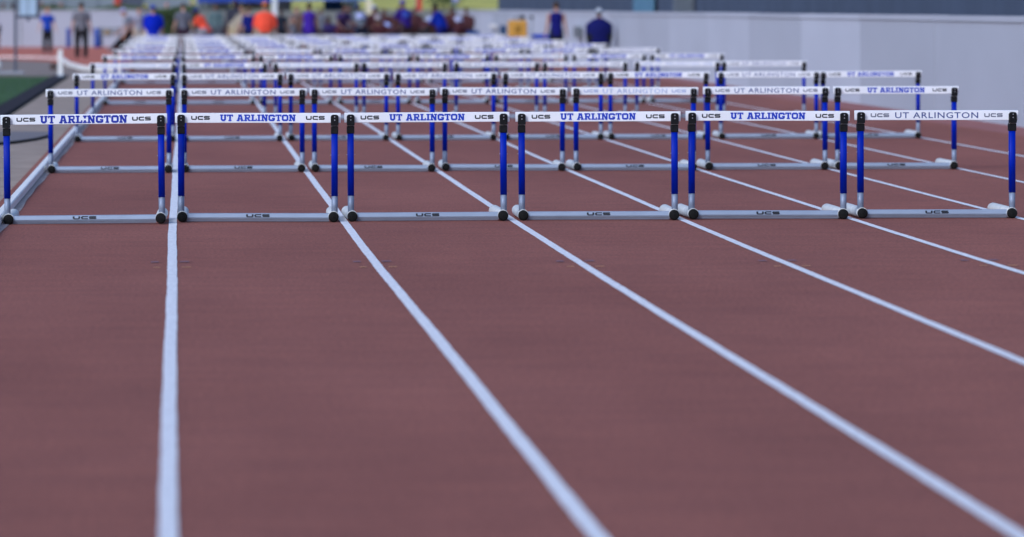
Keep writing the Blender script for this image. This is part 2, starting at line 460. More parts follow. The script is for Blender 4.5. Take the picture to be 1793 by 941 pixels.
def logo(cx, z0, w, h, y, name='maker_mark', t=.31):
    k = w/4.65
    return flat_text(logo_polys(t), cx-w/2, z0, k, h, y, name)
def thin_word(word, width, height, z0, y, part=0):
    cu = bpy.data.curves.new('lettering', 'FONT'); cu.body = word; cu.resolution_u = 3; cu.offset = .010; cu.space_character = 1.12
    o = bpy.data.objects.new('lettering_source', cu); C.objects.link(o)
    dg = bpy.context.evaluated_depsgraph_get()
    me = bpy.data.meshes.new_from_object(o.evaluated_get(dg))
    bpy.data.objects.remove(o); bpy.data.curves.remove(cu)
    xs = [v.co.x for v in me.vertices]; ys = [v.co.y for v in me.vertices]
    x0, x1, y0, y1 = min(xs), max(xs), min(ys), max(ys)
    for v in me.vertices:
        v.co = ((v.co.x-x0)/(x1-x0)*width-width/2, y, z0+(v.co.y-y0)/(y1-y0)*height)
    bm = bmesh.new(); bm.from_mesh(me)      # keep only the first or the second word
    cut = -width/2 + width*.185
    bmesh.ops.delete(bm, geom=[v for v in bm.verts if (v.co.x > cut) == (part == 0)], context='VERTS')
    bm.to_mesh(me); bm.free()
    return me

# ------------------------------------------------------------------ hurdles
PX, FX = .548, .540
def build_hurdle(style):
    root = empty('hurdle')
    # crossbar
    b = MB(); b.box(-.592, .592, -.011, .011, .7075, .7785); bar = b.obj('crossbar', M['bar'], root, bevel=.004)
    by = -.0118
    for part in (0, 1):
        if style['font'] == 'slab': me = slab_word('UT ARLINGTON', style['w'], style['h'], style['z'], by, style.get('worn'), part)
        else: me = thin_word('UT ARLINGTON', style['w'], style['h'], style['z'], by, part)
        me.materials.append(M[style['mat']])
        o = bpy.data.objects.new('lettering', me); C.objects.link(o); o.parent = bar
    for sx in (-1, 1):
        me = logo(sx*.41, .730, style.get('lw', .132), .027, by); me.materials.append(M[style['mk']])
        o = bpy.data.objects.new('maker_mark', me); C.objects.link(o); o.parent = bar
    # base beam: extruded section with two grooves and rounded shoulders
    prof = [(-.012, .004), (-.017, .012), (-.0155, .0135), (-.0195, .017), (-.0235, .024), (-.0215, .0255), (-.0255, .029), (-.0262, .0345), (-.0165, .0575), (-.010, .0625), (.012, .0625), (.020, .055), (.024, .035), (.014, .004)]
    b = MB(); b.rings([[(x, u, w) for u, w in prof] for x in (-.508, .508)], smooth=False)
    base = b.obj('base_beam', M['alu'], root)
    bev = MB()
    me = logo(0, 0, .165, .017, 0, t=.37); me.materials.append(M['mark'])
    for v in me.vertices:      # laid on the rounded upper shoulder of the beam
        t = v.co.z/.017
        v.co.z = .0358 + t*.0195 ; v.co.y = -.0268 + t*.0082 + v.co.y
    o = bpy.data.objects.new('maker_mark', me); C.objects.link(o); o.parent = base
    for sx in (-1, 1):
        # foot tube running back from the post, round cap in front
        b = MB(); x = sx*FX
        n = 18
        def ring(y, r, zc): return [(x+r*math.cos(2*math.pi*k/n), y, zc+r*math.sin(2*math.pi*k/n)) for k in range(n)]
        b.rings([ring(y, r, .0408) for y, r in ((-.030, .0385), (.0, .0385), (.62, .0405), (.645, .037), (.66, .026), (.666, .010))])
        ft = b.obj('foot', M['foot'], root)
        b = MB()
        b.rings([ring(y, r, .0375) for y, r in ((-.052, .012), (-.0515, .028), (-.047, .0355), (-.041, .0372), (-.0305, .0372))])
        b.rings([ring(y, r, .0375) for y, r in ((-.056, .009), (-.0515, .0115))])
        b.obj('end_cap', M['cap'], ft)
        # lower and upper tube of the upright
        x = sx*PX
        b = MB(); b.tube((x, .004, .040), (x, .004, .192), .0225, n=20)
        lo = b.obj('lower_tube', M['alupost'], root)
        b = MB()
        def rr_(z, hx, hy, e=.55):
            out = []
            for k in range(24):
                t = 2*math.pi*k/24; cx_, sy_ = math.cos(t), math.sin(t)
                out.append((x+hx*math.copysign(abs(cx_)**e, cx_), .004+hy*math.copysign(abs(sy_)**e, sy_), z))
            return out
        b.rings([rr_(z, .0235, .0235) for z in (.186, .66)])
        up = b.obj('upright', M['blue'], root)
        b = MB(); b.tube((x-.031, .0, .478), (x+.031, .0, .478), .0022, n=6)
        b.tube((x-.028, .004, .196), (x+.028, .004, .196), .0016, n=6); b.obj('locking_pin', M['screw'], up)
        # black clamp: sleeve, upper plate rounded at the top, steel pin between, two screws
        cl = MB()
        cl.box(x-.0265, x+.0265, -.024, .030, .630, .683)
        c = cl.obj('clamp', M['blk'], root, bevel=.004)
        b = MB()
        pr = [(x-.0265, .688), (x+.0265, .688), (x+.0275, .70), (x+.0275, .752), (x+.022, .762), (x+.012, .7665), (x-.012, .7665), (x-.022, .762), (x-.0275, .752), (x-.0275, .70)]
        b.rings([[(u, y, w) for u, w in reversed(pr)] for y in (-.0345, -.0125)], smooth=False)
        b.box(x-.022, x+.022, -.0120, .022, .683, .7065)
        b.obj('clamp_plate', M['blk'], c)
        b = MB(); b.tube((x-.024, -.018, .6855), (x+.024, -.018, .6855), .0026, n=8); b.obj('clamp_pin', M['screw'], c)
        for z in (.751, .728):
            b = MB(); b.tube((x, -.0385, z), (x, -.0343, z), .0042, n=10); b.obj('screw', M['screw'], c)
    return root
PITCH, D1 = 8.5, 28.33
ST = {
 'large': dict(font='slab', w=.618, h=.054, z=.7155, mat='ltr_deep', mk='mark', worn=True),
 'slab': dict(font='slab', w=.540, h=.047, z=.7205, mat='ltr_bold', mk='mark'),
 'thin': dict(font='thin', w=.600, h=.043, z=.7220, mat='ltr_thin', mk='mark_worn'),
 'faint': dict(font='thin', w=.600, h=.043, z=.7220, mat='ltr_faint', mk='ltr_faint'),
}
DESC = {'large': 'oversized bold blue lettering', 'slab': 'bold blue lettering', 'thin': 'thin slate lettering', 'faint': 'faded pale lettering'}
proto = {k: build_hurdle(v) for k, v in ST.items()}
used = {k: False for k in ST}
# lettering style, row by row from the camera
rows = [
 ['large', 'slab', 'slab', 'slab', 'slab', 'thin'],
 ['thin', 'thin', 'thin', 'thin', 'faint', 'thin', 'slab'],
 ['slab', 'thin', 'thin', 'thin', 'thin', 'slab', 'thin', 'slab'],
 ['faint', 'slab', 'faint', 'thin', 'thin', 'thin', 'faint', 'thin'],
 ['slab', 'slab', 'slab', 'thin', 'slab', 'thin', 'slab', 'slab'],
 ['slab', 'slab', 'faint', 'slab', 'slab', 'slab', 'slab', 'thin'],
 ['slab', 'slab', 'slab', 'thin', 'slab', 'thin', 'slab', 'slab'],
 ['thin', 'slab', 'slab', 'slab', 'faint', 'slab', 'thin', 'slab'],
 ['slab', 'thin', 'slab', 'slab', 'slab', 'thin', 'slab', 'slab'],
 ['slab', 'slab', 'thin', 'slab', 'slab', 'slab', 'thin', 'slab'],
]
ORD = ['first', 'second', 'third', 'fourth', 'fifth', 'sixth', 'seventh', 'eighth', 'ninth', 'tenth']
# small shifts read from the photograph: (row, lane) -> metres sideways
FIX = {(0, 0): -.016, (0, 1): -.004, (0, 2): -.008, (0, 3): .004, (0, 4): .01,
       (1, 0): .004, (1, 1): .020, (1, 2): .006, (1, 3): .002, (1, 4): -.004,
       (2, 0): .012, (2, 1): .014, (2, 2): .006, (2, 3): .006, (2, 4): .010}
TILT = {(0, 0): -.45, (1, 4): .15}
for r, row in enumerate(rows):
    for l, st in enumerate(row):
        if not used[st]: h = proto[st]; used[st] = True
        else: h = copy_tree(proto[st])
        d = D1 + PITCH*r + .075*l + (-.14 if (r, l) == (0, 0) else 0) + (random.uniform(-.05, .05) if r else 0)
        x = -1.25 + 1.22*(l+.5) + sh(d) + ext(l, d) + FIX.get((r, l), random.uniform(-.02, .02))
        h.location = (x, d, .0015)
        h.rotation_euler = (0, R(TILT.get((r, l), random.uniform(-.22, .22))), R(random.uniform(-1.3, 1.3)))
        lane = ORD[l]+' lane from the white rail'
        tag(h, 'hurdle with %s, %s row from front, %s' % (DESC[st], ORD[r], lane), 'hurdle', 'hurdles set out across the lanes in rows')

# ------------------------------------------------------------------ boundary wall on the right and round the bend
def wall(path_pts, top, label):
    root = empty('boundary_wall', label=label, cat='wall')
    for (a, c) in zip(path_pts[:-1], path_pts[1:]):
        a, c = Vector((*a, 0)), Vector((*c, 0)); t = (c-a).normalized(); nrm = Vector((t.y, -t.x, 0))
        a2, c2 = a+t*.016, c-t*.016; h = top+random.uniform(-.006, .006)
        def prof(p, off): return [p-nrm*(.09+off), p+nrm*(.09+off)]
        b = MB()
        for z0, z1, off in ((-.05, h-.08, 0), (h-.078, h, .02)):
            A = prof(a2, off); B = prof(c2, off)
            ring0 = [A[0]+Vector((0, 0, z0)), A[1]+Vector((0, 0, z0)), B[1]+Vector((0, 0, z0)), B[0]+Vector((0, 0, z0))]
            ring1 = [p+Vector((0, 0, z1-z0)) for p in ring0]
            if z0 < 0: b.rings([ring0, ring1], smooth=False)
            else: cb = MB(); cb.rings([ring0, ring1], smooth=False)
        p = b.obj('panel', M['wall'], root); cb.obj('coping', M['wall'], p)
    b = MB()
    return root
wall([(10.75+.02*(i % 2), 14+6*i) for i in range(24)], 1.40, 'long white wall running along the outside of the track on the right')
wall([(-26+5*i, 153.4) for i in range(6)] , 1.43, 'white wall beyond the bend at left, behind the standing people')
# windscreen fence above the right-hand wall
root = empty('windscreen_fence', label='slate grey mesh screen fence standing behind the right wall', cat='fence')
for i in range(46):
    y0 = 14+3*i
    b = MB(); n = 8
    top = [(12.3+.03*math.sin(k/n*math.pi*2), y0+.002+2.996*k/n) for k in range(n+1)]
    b.rings([[(x, y, .1) for x, y in top]+[(x+.012, y, .1) for x, y in reversed(top)], [(x, y, 3.2) for x, y in top]+[(x+.012, y, 3.2) for x, y in reversed(top)]], smooth=False)
    b.obj('screen_panel', M['screen'], root)
    b = MB(); b.tube((12.37, y0, -.02), (12.37, y0, 3.35), .03, n=10); b.obj('post', M['galv'], root)
# pale banner tied on the screen and a lighter slatted piece further right
d = 104; b = MB(); b.box(12.20, 12.24, d-2.2, d+2.2, .9, 2.6)
tag(b.obj('hanging_banner', cloth((.13, .24, .33)), None), 'pale blue banner hanging on the screen fence behind the athlete', 'banner')
root = empty('slatted_sign', label='small pale slatted panel fixed to the fence near the right wall', cat='panel')
for i in range(9):
    b = MB(); b.box(12.19, 12.22, 94.0+0, 97.6, 1.28+i*.07, 1.32+i*.07); b.obj('slat', M['grey'], root)
b = MB(); b.box(12.225, 12.245, 93.9, 97.7, 1.25, 1.95); b.obj('backing', M['steel_dk'], root)
# small boxes and sockets on the wall
def wallbox(px, d, z0, z1, w, m, label):
    root = empty('wall_box', (10.64, d, 0), label=label, cat='box')
    b = MB(); b.box(-.10, .0, -w/2, w/2, z0, z1); b.obj('body', m, root, bevel=.01)
    b = MB(); b.box(-.112, -.101, -w/2+.04, w/2-.04, z0+.04, z1-.04); b.obj('cover', m, root)
wallbox(1010, 105, .70, 1.0, 1.1, M['grey'], 'grey utility box on the white wall beside the man in navy')
wallbox(858, 133, .80, .92, 1.4, M['rail'], 'small pale socket cover on the white wall left of the yellow case')

# ------------------------------------------------------------------ background ground rise behind the start area
b = MB(); NX, NY = 60, 14; V = []
for j in range(NY+1):
    for i in range(NX+1):
        x = -30+95*i/NX; y = 300+110*j/NY; t = j/NY
        z = -.008 + 4.2*t*t*(3-2*t) + .12*math.sin(x*.5+j)*t + .1*math.sin(x*1.3+j*2.2)*t
        b.v.append((x, y, z))
lowb = MB(); lowb.v = list(b.v)
for j in range(NY):
    for i in range(NX):
        a = j*(NX+1)+i
        if j < 5: lowb.f.append((a, a+1, a+NX+2, a+NX+1)); lowb.sm.append(True); continue
        b.f.append((a, a+1, a+NX+2, a+NX+1)); b.sm.append(True)
tag(b.obj('grass_bank', M['berm']), kind='structure'); tag(lowb.obj('dry_bank', M['dry']), kind='structure')
sheet('dry_ground', [(-28, 258), (60, 258), (66, 302), (-31, 302)], -.004, M['dry'], kind='structure')

# grey building and hedge behind the left wall
root = empty('low_building', (0, 0, 0), label='low grey blue building behind the wall at upper left', cat='building')
b = MB(); b.box(-16, .6, 178, 184, -.02, 3.2); b.obj('wall', M['bldg'], root)
b = MB(); b.box(-16.3, .9, 177.7, 184.3, 3.203, 3.4); b.obj('roof', M['steel_dk'], root)
for i in range(11):
    b = MB(); b.box(-15.6+i*1.5, -15.52+i*1.5, 177.94, 177.997, 0, 3.19); b.obj('batten', M['bldg'], root)
for x in (-13, -10, -2.6):
    b = MB(); b.box(x, x+1.1, 177.93, 177.996, 1.1, 2.3); w_ = b.obj('window', M['steel_dk'], root)
def bush(name, x0, x1, y0, y1, h, n, label):
    b = MB(); rnd = random.Random(int(x0*100))
    for i in range(n):
        x = rnd.uniform(x0, x1); y = rnd.uniform(y0, y1); z = h*rnd.random()**.45*(.95+.05*math.sin(x*2.1))
        a = rnd.random()*6.28; t = rnd.random()*1.5; s_ = .05+.04*rnd.random()
        u = Vector((math.cos(a), math.sin(a), .3)).normalized()*s_; v = Vector((-math.sin(a)*.5, math.cos(a)*.5, math.cos(t))).normalized()*s_*.6
        p = Vector((x, y, z)); b.quad(p-u, p-v, p+u, p+v)
    root = empty(name, label=label, cat='hedge')
    o = b.obj('foliage', M['hedge'], root)
    b = MB()
    for k in range(int((x1-x0)/.8)+1):
        b.tube((x0+.4+k*.8, (y0+y1)/2, -.02), (x0+.4+k*.8, (y0+y1)/2, h*.7), .03, .012, n=6)
    b.obj('stems', M['curbblk'], root)
bush('hedge', -8.5, .8, 160, 161.2, 1.60, 16000, 'low clipped hedge just behind the wall at upper left')

# ------------------------------------------------------------------ people
SK = {'light': (0.56, 0.34, 0.25), 'tan': (0.44, 0.24, 0.155), 'brown': (0.17, 0.085, 0.055), 'dark': (0.07, 0.036, 0.026)}
_sk = {k: mat('skin_'+k, v, 0.6, var=.06, scale=6, spec=.3) for k, v in SK.items()}
def remeshed(b, name, vox, m, parent, smooth=3):
    me = b.mesh(name, m)
    o = bpy.data.objects.new(name+'_source', me); C.objects.link(o)
    md = o.modifiers.new('r', 'REMESH'); md.mode = 'VOXEL'; md.voxel_size = vox; md.use_smooth_shade = True
    sm_ = o.modifiers.new('s', 'SMOOTH'); sm_.factor = .5; sm_.iterations = smooth
    dg = bpy.context.evaluated_depsgraph_get()
    nm = bpy.data.meshes.new_from_object(o.evaluated_get(dg))
    bpy.data.objects.remove(o); bpy.data.meshes.remove(me)
    nm.name = name; nm.materials.clear(); nm.materials.append(m)
    for p in nm.polygons: p.use_smooth = True
    q = bpy.data.objects.new(name, nm); C.objects.link(q); q.parent = parent
    return q
def rx(a): return Matrix.Rotation(a, 3, 'X')
def ry(a): return Matrix.Rotation(a, 3, 'Y')
def person(label, px, d, h=1.75, face=180, shirt=(.3, .3, .3), pants=(.02, .02, .025), skin='tan', hair=(.03, .02, .015),
           cap=None, sleeve=.5, shorts=False, lean=0, hips=((0, 0), (0, 0)), arms=((5, 8, 10), (5, 8, 10)), head=0, w=1.0,
           seat=None, long_hair=False, bib=None, group=None, x=None, long_shirt=0.0, side=0, hat=False):
    """face: 0 looks away from the camera, 180 towards it. hips=(thigh forward, knee bend) for left and right;
       arms=(forward, outward, elbow bend). seat = height of the hip joint when sitting or kneeling"""
    k = h/1.75
    X = gx(px, d) if x is None else x
    root = empty('person', (X, d, 0), R(face), label=label, cat='person', group=group)
    T = ry(R(side)) @ rx(R(-lean))            # torso frame (y forward)
    # legs
    LG = []
    for s_, (hp, kn) in zip((-1, 1), hips):
        th = rx(R(hp)) @ ry(R(-3*s_)) @ Vector((0, 0, -.43*k)); shn = rx(R(hp-kn)) @ Vector((0, 0, -.42*k))
        LG.append((Vector((s_*.092*k*w, 0, 0)), th, shn, R(hp-kn)))
    low = min((a+t+q).z for a, t, q, _ in LG) - .075*k
    pz = -low if seat is None else seat
    P = Vector((0, 0, pz))
    # torso rings
    def tring(z, a, c, y=0, n=18, g=0.0):
        ww = w if z < .33 else 1+(w-1)*max(.25, (.50-z)/.17)
        return [P + T @ Vector(((a*ww+g)*k*math.cos(2*math.pi*i/n), (c*ww+g)*k*math.sin(2*math.pi*i/n)+y*k, z*k)) for i in range(n)]
    tor = [(-.09, .12, .09, 0), (-.03, .162, .105, 0), (.06, .160, .105, 0), (.16, .138, .095, 0), (.26, .150, .10, .005), (.36, .172, .112, .008), (.43, .172, .105, .004), (.475, .135, .082, 0), (.505, .075, .06, 0)]
    B = MB(); B.rings([tring(z, a, c, y) for z, a, c, y in tor])
    neck0 = P + T @ Vector((0, 0, .47*k)); neck1 = P + T @ Vector((0, .012*k, .585*k))
    B.tube(neck0, neck1, .056*k, .052*k, ends=1)
    HT = rx(R(-lean*.45 + head)) if lean else rx(R(head))
    hc = neck1 + HT @ Vector((0, .022*k, .085*k))
    B.ell(hc, (.073*k, .093*k, .108*k), rot=HT); B.ell(hc+HT @ Vector((0, .028*k, -.055*k)), (.052*k, .062*k, .058*k), rot=HT)
    B.ell(hc+HT @ Vector((0, .098*k, -.018*k)), (.014*k, .018*k, .026*k), rot=HT)
    for s_ in (-1, 1): B.ell(hc+HT @ Vector((s_*.076*k, -.005*k, -.012*k)), (.011*k, .018*k, .03*k), rot=HT)
    SH = MB(); PT = MB()
    g = .016
    st = tor[1:-1] if w < 1.25 else [(-.03, .172, .125, 0), (.06, .176, .135, .01), (.16, .176, .14, .015), (.26, .176, .125, .01)]+tor[5:-1]
    SH.rings([tring(z, a, c, y, g=g) for z, a, c, y in [(-.09-long_shirt, .168, .12, 0)]+st+[(.50, .085, .07, 0)]])
    PT.rings([tring(z, a, c, y, g=.008) for z, a, c, y in [(-.12, .135, .10, 0), (-.05, .160, .106, 0), (.03, .162, .106, 0), (.10, .150, .10, 0)]])
    # legs
    SHO = []
    for s_, (a, th, q, fa) in zip((-1, 1), LG):
        p0 = P + a + Vector((0, 0, -.02*k)); p1 = p0+th; p2 = p1+q
        B.tube(p0, p1, .083*k*w, .056*k, ends=1); B.tube(p1, p1+q*.45, .054*k, .053*k, ends=1); B.tube(p1+q*.3, p2, .054*k, .036*k, ends=1)
        FR = rx(fa) if abs(fa) > R(50) else rx(0)
        B.ell(p2+FR @ Vector((0, .05*k, -.035*k)), (.036*k, .105*k, .032*k), rot=FR)
        SHO.append((p2, FR))
        if shorts:
            PT.tube(p0, p0+th*.62, .105*k*w, .092*k*w, ends=0); PT.ell(p0, (.1*k*w,)*3)
        else:
            PT.tube(p0, p1, .112*k*w, .088*k, ends=1); PT.tube(p1, p2+q*.0, .086*k, .072*k, ends=1)
    # arms and hands
    for s_, (fw, ow, eb) in zip((-1, 1), arms):
        A0 = P + T @ Vector((s_*.188*k*(.45+.55*w), 0, (.425-.17*max(0, w-1))*k)); aw = .5+.5*w if w > 1 else 1
        Ra = T @ ry(R(-ow*s_)) @ rx(R(fw))
        e = A0 + Ra @ Vector((0, 0, -.29*k))
        Rf = Ra @ rx(R(eb))
        wv = Rf @ Vector((0, 0, -.255*k)); wr = e+wv
        B.ell(A0, (.056*k, .056*k, .056*k)); B.tube(A0, e, .051*k*aw, .038*k*aw, ends=1); B.tube(e, wr, .039*k, .026*k, ends=1)
        pc = wr + Rf @ Vector((0, .004, -.045*k))
        B.ell(pc, (.019*k, .040*k, .052*k), rot=Rf)
        for fi, (fy, ln) in enumerate(((.030, .070), (.011, .080), (-.009, .075), (-.028, .058))):
            f0 = wr + Rf @ Vector((0, fy*k, -.085*k)); f1 = f0 + Rf @ Vector((-s_*.006*k, 0, -ln*.5*k)); f2 = f1 + Rf @ Vector((-s_*.022*k, 0, -ln*.42*k))
            B.tube(f0, f1, .0095*k, .009*k, n=8, ends=1); B.tube(f1, f2, .009*k, .008*k, n=8, ends=1)
        t0 = wr+Rf @ Vector((-s_*.004, .030*k, -.03*k)); t1 = t0+Rf @ Vector((-s_*.014*k, .028*k, -.034*k)); B.tube(t0, t1, .011*k, .0095*k, n=8, ends=1)
        B.tube(t1, t1+Rf @ Vector((-s_*.008*k, .006*k, -.026*k)), .0095*k, .008*k, n=8, ends=1)
        if sleeve > 0:
            SH.ell(A0, (.074*k*aw, .072*k*aw, .07*k*aw)); SH.tube(A0, A0.lerp(e, min(1, sleeve*1.25)), .070*k*aw, .066*k*aw, ends=0)
            if w > 1.3: SH.tube(P+T @ Vector((s_*.07*k, 0, .475*k)), A0, .05*k, .075*k*aw, ends=1)
            if sleeve >= 1: SH.tube(e, e.lerp(wr, .92), .058*k, .042*k, ends=1)
    remeshed(B, 'body', .0105, _sk[skin], root)
    s_o = remeshed(SH, 'shirt', .016, cloth(shirt), root, 4)
    remeshed(PT, 'shorts' if shorts else 'trousers', .016, cloth(pants), root, 4)
    if bib:
        b = MB(); n = 9; rr = []
        for z in (.20, .30, .40):
            rr.append([P + T @ Vector((.13*math.sin(t)*k*w*1.25, (-.145*math.cos(t)*w-.004)*k, z*k)) for t in [R(-50+100*i/n) for i in range(n+1)]])
        for a in range(2):
            for i in range(n): b.quad(rr[a][i], rr[a][i+1], rr[a+1][i+1], rr[a+1][i], True)
        b.obj('back_panel', cloth(bib), s_o)
    for p2, FR in SHO:
        b = MB(); b.ell(p2+FR @ Vector((0, .055*k, -.032*k)), (.046*k, .135*k, .042*k), n=12, m=7, rot=FR); b.box(0, 0, 0, 0, 0, 0)
        b.v = b.v[:-8]; b.f = b.f[:-6]; b.sm = b.sm[:-6]
        b.obj('shoe', cloth((.25, .25, .27) if int(px) % 2 else (.03, .03, .035)), root)
    # hair or cap
    b = MB()
    b.ell(hc+HT @ Vector((0, -.014*k, .022*k)), (.081*k, .094*k, .100*k), rot=HT)
    if long_hair: b.tube(hc+HT @ Vector((0, -.075*k, .0)), hc+HT @ Vector((0, -.10*k, -.20*k)), .055*k, .022*k, ends=1)
    b.obj('hair', cloth(hair), root)
    if cap:
        b = MB(); c0 = hc+HT @ Vector((0, -.008*k, .045*k))
        b.ell(c0, (.088*k, .104*k, .085*k), rot=HT)
        b.rings([[c0+HT @ Vector((u*k, v*k, z*k)) for u, v in ((-.07, .07), (.07, .07), (.062, .155), (.03, .178), (-.03, .178), (-.062, .155))] for z in (-.018, -.010)], smooth=False)
        if hat:      # round brim
            b.rings([[c0+HT @ Vector((r_*k*math.cos(2*math.pi*i/16), (r_+.02)*k*math.sin(2*math.pi*i/16), z*k)) for i in range(16)] for r_, z in ((.098, .012), (.150, -.035), (.147, -.042), (.09, -.005))])
        b.obj('cap', cloth(cap), root)
    if abs(face) > 90:
        for s_ in (-1, 1):
            b = MB(); b.ell(hc+HT @ Vector((s_*.030*k, .086*k, .006*k)), (.013*k, .008*k, .008*k), n=8, m=5, rot=HT); b.obj('eye', M['white'], root)
            b = MB(); b.ell(hc+HT @ Vector((s_*.030*k, .0925*k, .006*k)), (.005*k, .003*k, .005*k), n=8, m=5, rot=HT); b.obj('pupil', M['cap'], root)
        b = MB(); b.ell(hc+HT @ Vector((0, .088*k, -.062*k)), (.024*k, .006*k, .006*k), n=8, m=5, rot=HT); b.obj('mouth', cloth((.30, .09, .08)), root)
    return root

NAVY = (.006, .008, .12); ROYAL = (.006, .016, .36); ORANGE = (.80, .085, .035); GREYT = (.115, .120, .135); BLK = (.010, .011, .014)
MAROON = (.06, .018, .022); PURPLE = (.035, .008, .20); WHT = (.55, .55, .58)
person('person bending at the left edge, dark hair, white top and black shorts', -3, 142, 1.62, 90, WHT, BLK, 'brown', (.02, .012, .01), shorts=True, lean=28, long_hair=True, arms=((30, 5, 20), (40, 8, 15)))
person('person with ginger hair in royal blue shirt and black trousers near left wall', 83, 133, 1.56, 180, (.02, .06, .42), BLK, 'light', (.42, .17, .06), sleeve=.5, arms=((-5, 16, 20), (5, 18, 30)), w=.92)
person('person in grey t-shirt and black trousers standing alone on the bend', 142.5, 121, 1.73, 0, (.15, .15, .165), BLK, 'tan', (.035, .025, .012), sleeve=.55, arms=((0, 12, 12), (0, 12, 12)), w=1.12, hips=((3, 2), (-3, 2)))
person('person in white cap leaning back with black trousers stretched out to the left', 231, 132, 1.78, 90, (.22, .23, .26), BLK, 'tan', cap=(.42, .42, .62), lean=24, seat=.76, hips=((52, 8), (38, 5)), arms=((20, 12, 30), (45, 15, 30)), w=1.25, sleeve=.5)
person('person in yellow cap behind the man in the blue shirt', 255, 141, 1.66, 180, (.18, .19, .22), (.3, .27, .2), 'dark', cap=(.42, .42, .09))
person('heavy man in bright blue t-shirt and blue cap facing away', 268, 113, 1.62, 0, (.006, .016, .40), (.50, .48, .40), 'tan', cap=(.02, .05, .36), sleeve=.72, w=1.36, arms=((8, 6, 25), (2, 9, 15)), shorts=True, long_shirt=.08)
person('person in slate grey shirt and dark maroon shorts facing away', 321, 128, 1.70, 0, (.12, .125, .15), (.035, .014, .03), 'light', (.05, .03, .02), sleeve=.6, shorts=True, arms=((2, 14, 8), (0, 12, 8)), w=1.1)
person('crouching person in orange shirt and dark blue cap', 361, 119, 1.74, 60, ORANGE, (.25, .25, .27), 'dark', cap=(.015, .03, .16), lean=32, seat=.82, hips=((80, 95), (70, 100)), arms=((35, 5, 30), (45, 8, 20)), w=1.15)
person('person in dark clothes sitting between the two orange shirts', 389, 150, 1.75, 150, (.10, .08, .085), (.05, .06, .09), 'brown', seat=.55, hips=((85, 85), (80, 80)), lean=12)
person('thin person in navy top left of the man in orange', 436, 126, 1.55, 0, (.010, .014, .16), BLK, 'light', (.16, .09, .05), sleeve=.8, w=.85)
person('man in orange shirt, orange cap and khaki shorts facing away', 464, 112, 1.70, 0, ORANGE, (.26, .24, .17), 'tan', cap=(.60, .19, .04), sleeve=.78, shorts=True, w=1.45, arms=((0, 12, 8), (0, 12, 8)))
person('person in black clothes standing right of the man in orange', 492, 132, 1.50, 180, (.018, .022, .035), BLK, 'dark', w=.95)
person('person with blue trousers kneeling near the white tent leg', 507, 138, 1.6, 120, (.14, .12, .11), (.02, .045, .17), 'tan', seat=.5, hips=((80, 100), (70, 100)), lean=20)
person('runner in purple singlet and dark purple shorts seen from behind', 541, 117, 1.70, 0, (.055, .020, .30), (.022, .006, .13), 'brown', (.03, .02, .012), sleeve=0, shorts=True, w=1.05, arms=((4, 10, 12), (2, 10, 12)), long_shirt=.06)
person('person in dark vest with brown skin bending left of the grey shirt', 597, 123, 1.68, 215, (.05, .03, .10), (.07, .02, .03), 'brown', lean=18, sleeve=.5, shorts=True, arms=((40, 15, 60), (30, 15, 50)), w=1.1)
person('person sitting low in dark blue behind the purple runner', 581, 131, 1.7, 150, (.03, .02, .10), BLK, 'dark', seat=.5, hips=((85, 90), (75, 90)), lean=20)
person('person in grey hoodie and blue cap stooping under the cream post', 632, 125, 1.72, 20, (.13, .15, .17), (.02, .025, .05), 'dark', cap=(.03, .05, .15), lean=26, sleeve=1, w=1.2, arms=((30, 15, 50), (25, 10, 40)), bib=(.45, .48, .72))
person('athlete in white cap and maroon with pale back panel, leftmost on the bench', 663, 124, 1.66, 30, MAROON, MAROON, 'brown', cap=(.45, .47, .55), lean=24, sleeve=1, arms=((55, 10, 40), (60, 8, 30)), bib=(.44, .38, .37), group='maroon athletes gathered by the bench')
person('maroon athlete bent double with pale blue back panel', 690, 122, 1.68, 60, MAROON, (.03, .02, .025), 'brown', lean=62, sleeve=1, arms=((60, 8, 30), (50, 8, 20)), bib=(.40, .46, .75), w=1.2, seat=.72, hips=((60, 70), (50, 60)), group='maroon athletes gathered by the bench')
person('tall person in purple cap and deep purple shirt among the maroon athletes', 710, 126, 1.80, 30, (.028, .010, .17), (.05, .03, .03), 'brown', cap=(.09, .06, .40), lean=12, sleeve=.6, w=1.2, arms=((35, 12, 40), (30, 10, 30)), bib=(.05, .08, .38))
person('maroon athlete stooping between the purple and the royal blue shirt', 743, 122, 1.62, 300, MAROON, (.02, .02, .025), 'brown', lean=48, sleeve=1, arms=((60, 8, 20), (55, 8, 20)), bib=(.38, .42, .55), w=1.25, group='maroon athletes gathered by the bench')
person('person in royal blue shirt with black hair leaning to the left', 774, 120, 1.70, 60, (.007, .020, .28), NAVY, 'dark', (.012, .01, .012), lean=20, sleeve=.8, w=1.25, arms=((50, 8, 30), (40, 8, 30)))
person('maroon athlete with white bundle crouching by the blue table', 806, 124, 1.58, 30, MAROON, MAROON, 'brown', lean=40, sleeve=1, arms=((60, 8, 30), (50, 8, 20)), bib=(.50, .52, .70), w=1.2, group='maroon athletes gathered by the bench')
person('athlete in navy singlet and black shorts standing before the white wall', 974, 104, 1.69, 0, (.008, .008, .13), BLK, 'tan', (.05, .03, .015), sleeve=0, shorts=True, w=1.02, arms=((0, 11, 8), (0, 11, 8)), long_shirt=.05)
person('broad man in navy jacket and pale grey cap facing away', 1049, 96, 1.52, 0, (.005, .006, .085), BLK, 'brown', (.05, .05, .05), cap=(.40, .43, .46), sleeve=1, w=1.85, arms=((10, 3, 20), (5, 3, 25)), long_shirt=.12, hat=True)
G2 = 'people mingling behind the last hurdles'
person('person in lilac grey shirt and cream trousers behind the big blue shirt', 243, 128, 1.56, 200, (.30, .30, .36), (.52, .48, .36), 'tan', w=1.0, group=G2)
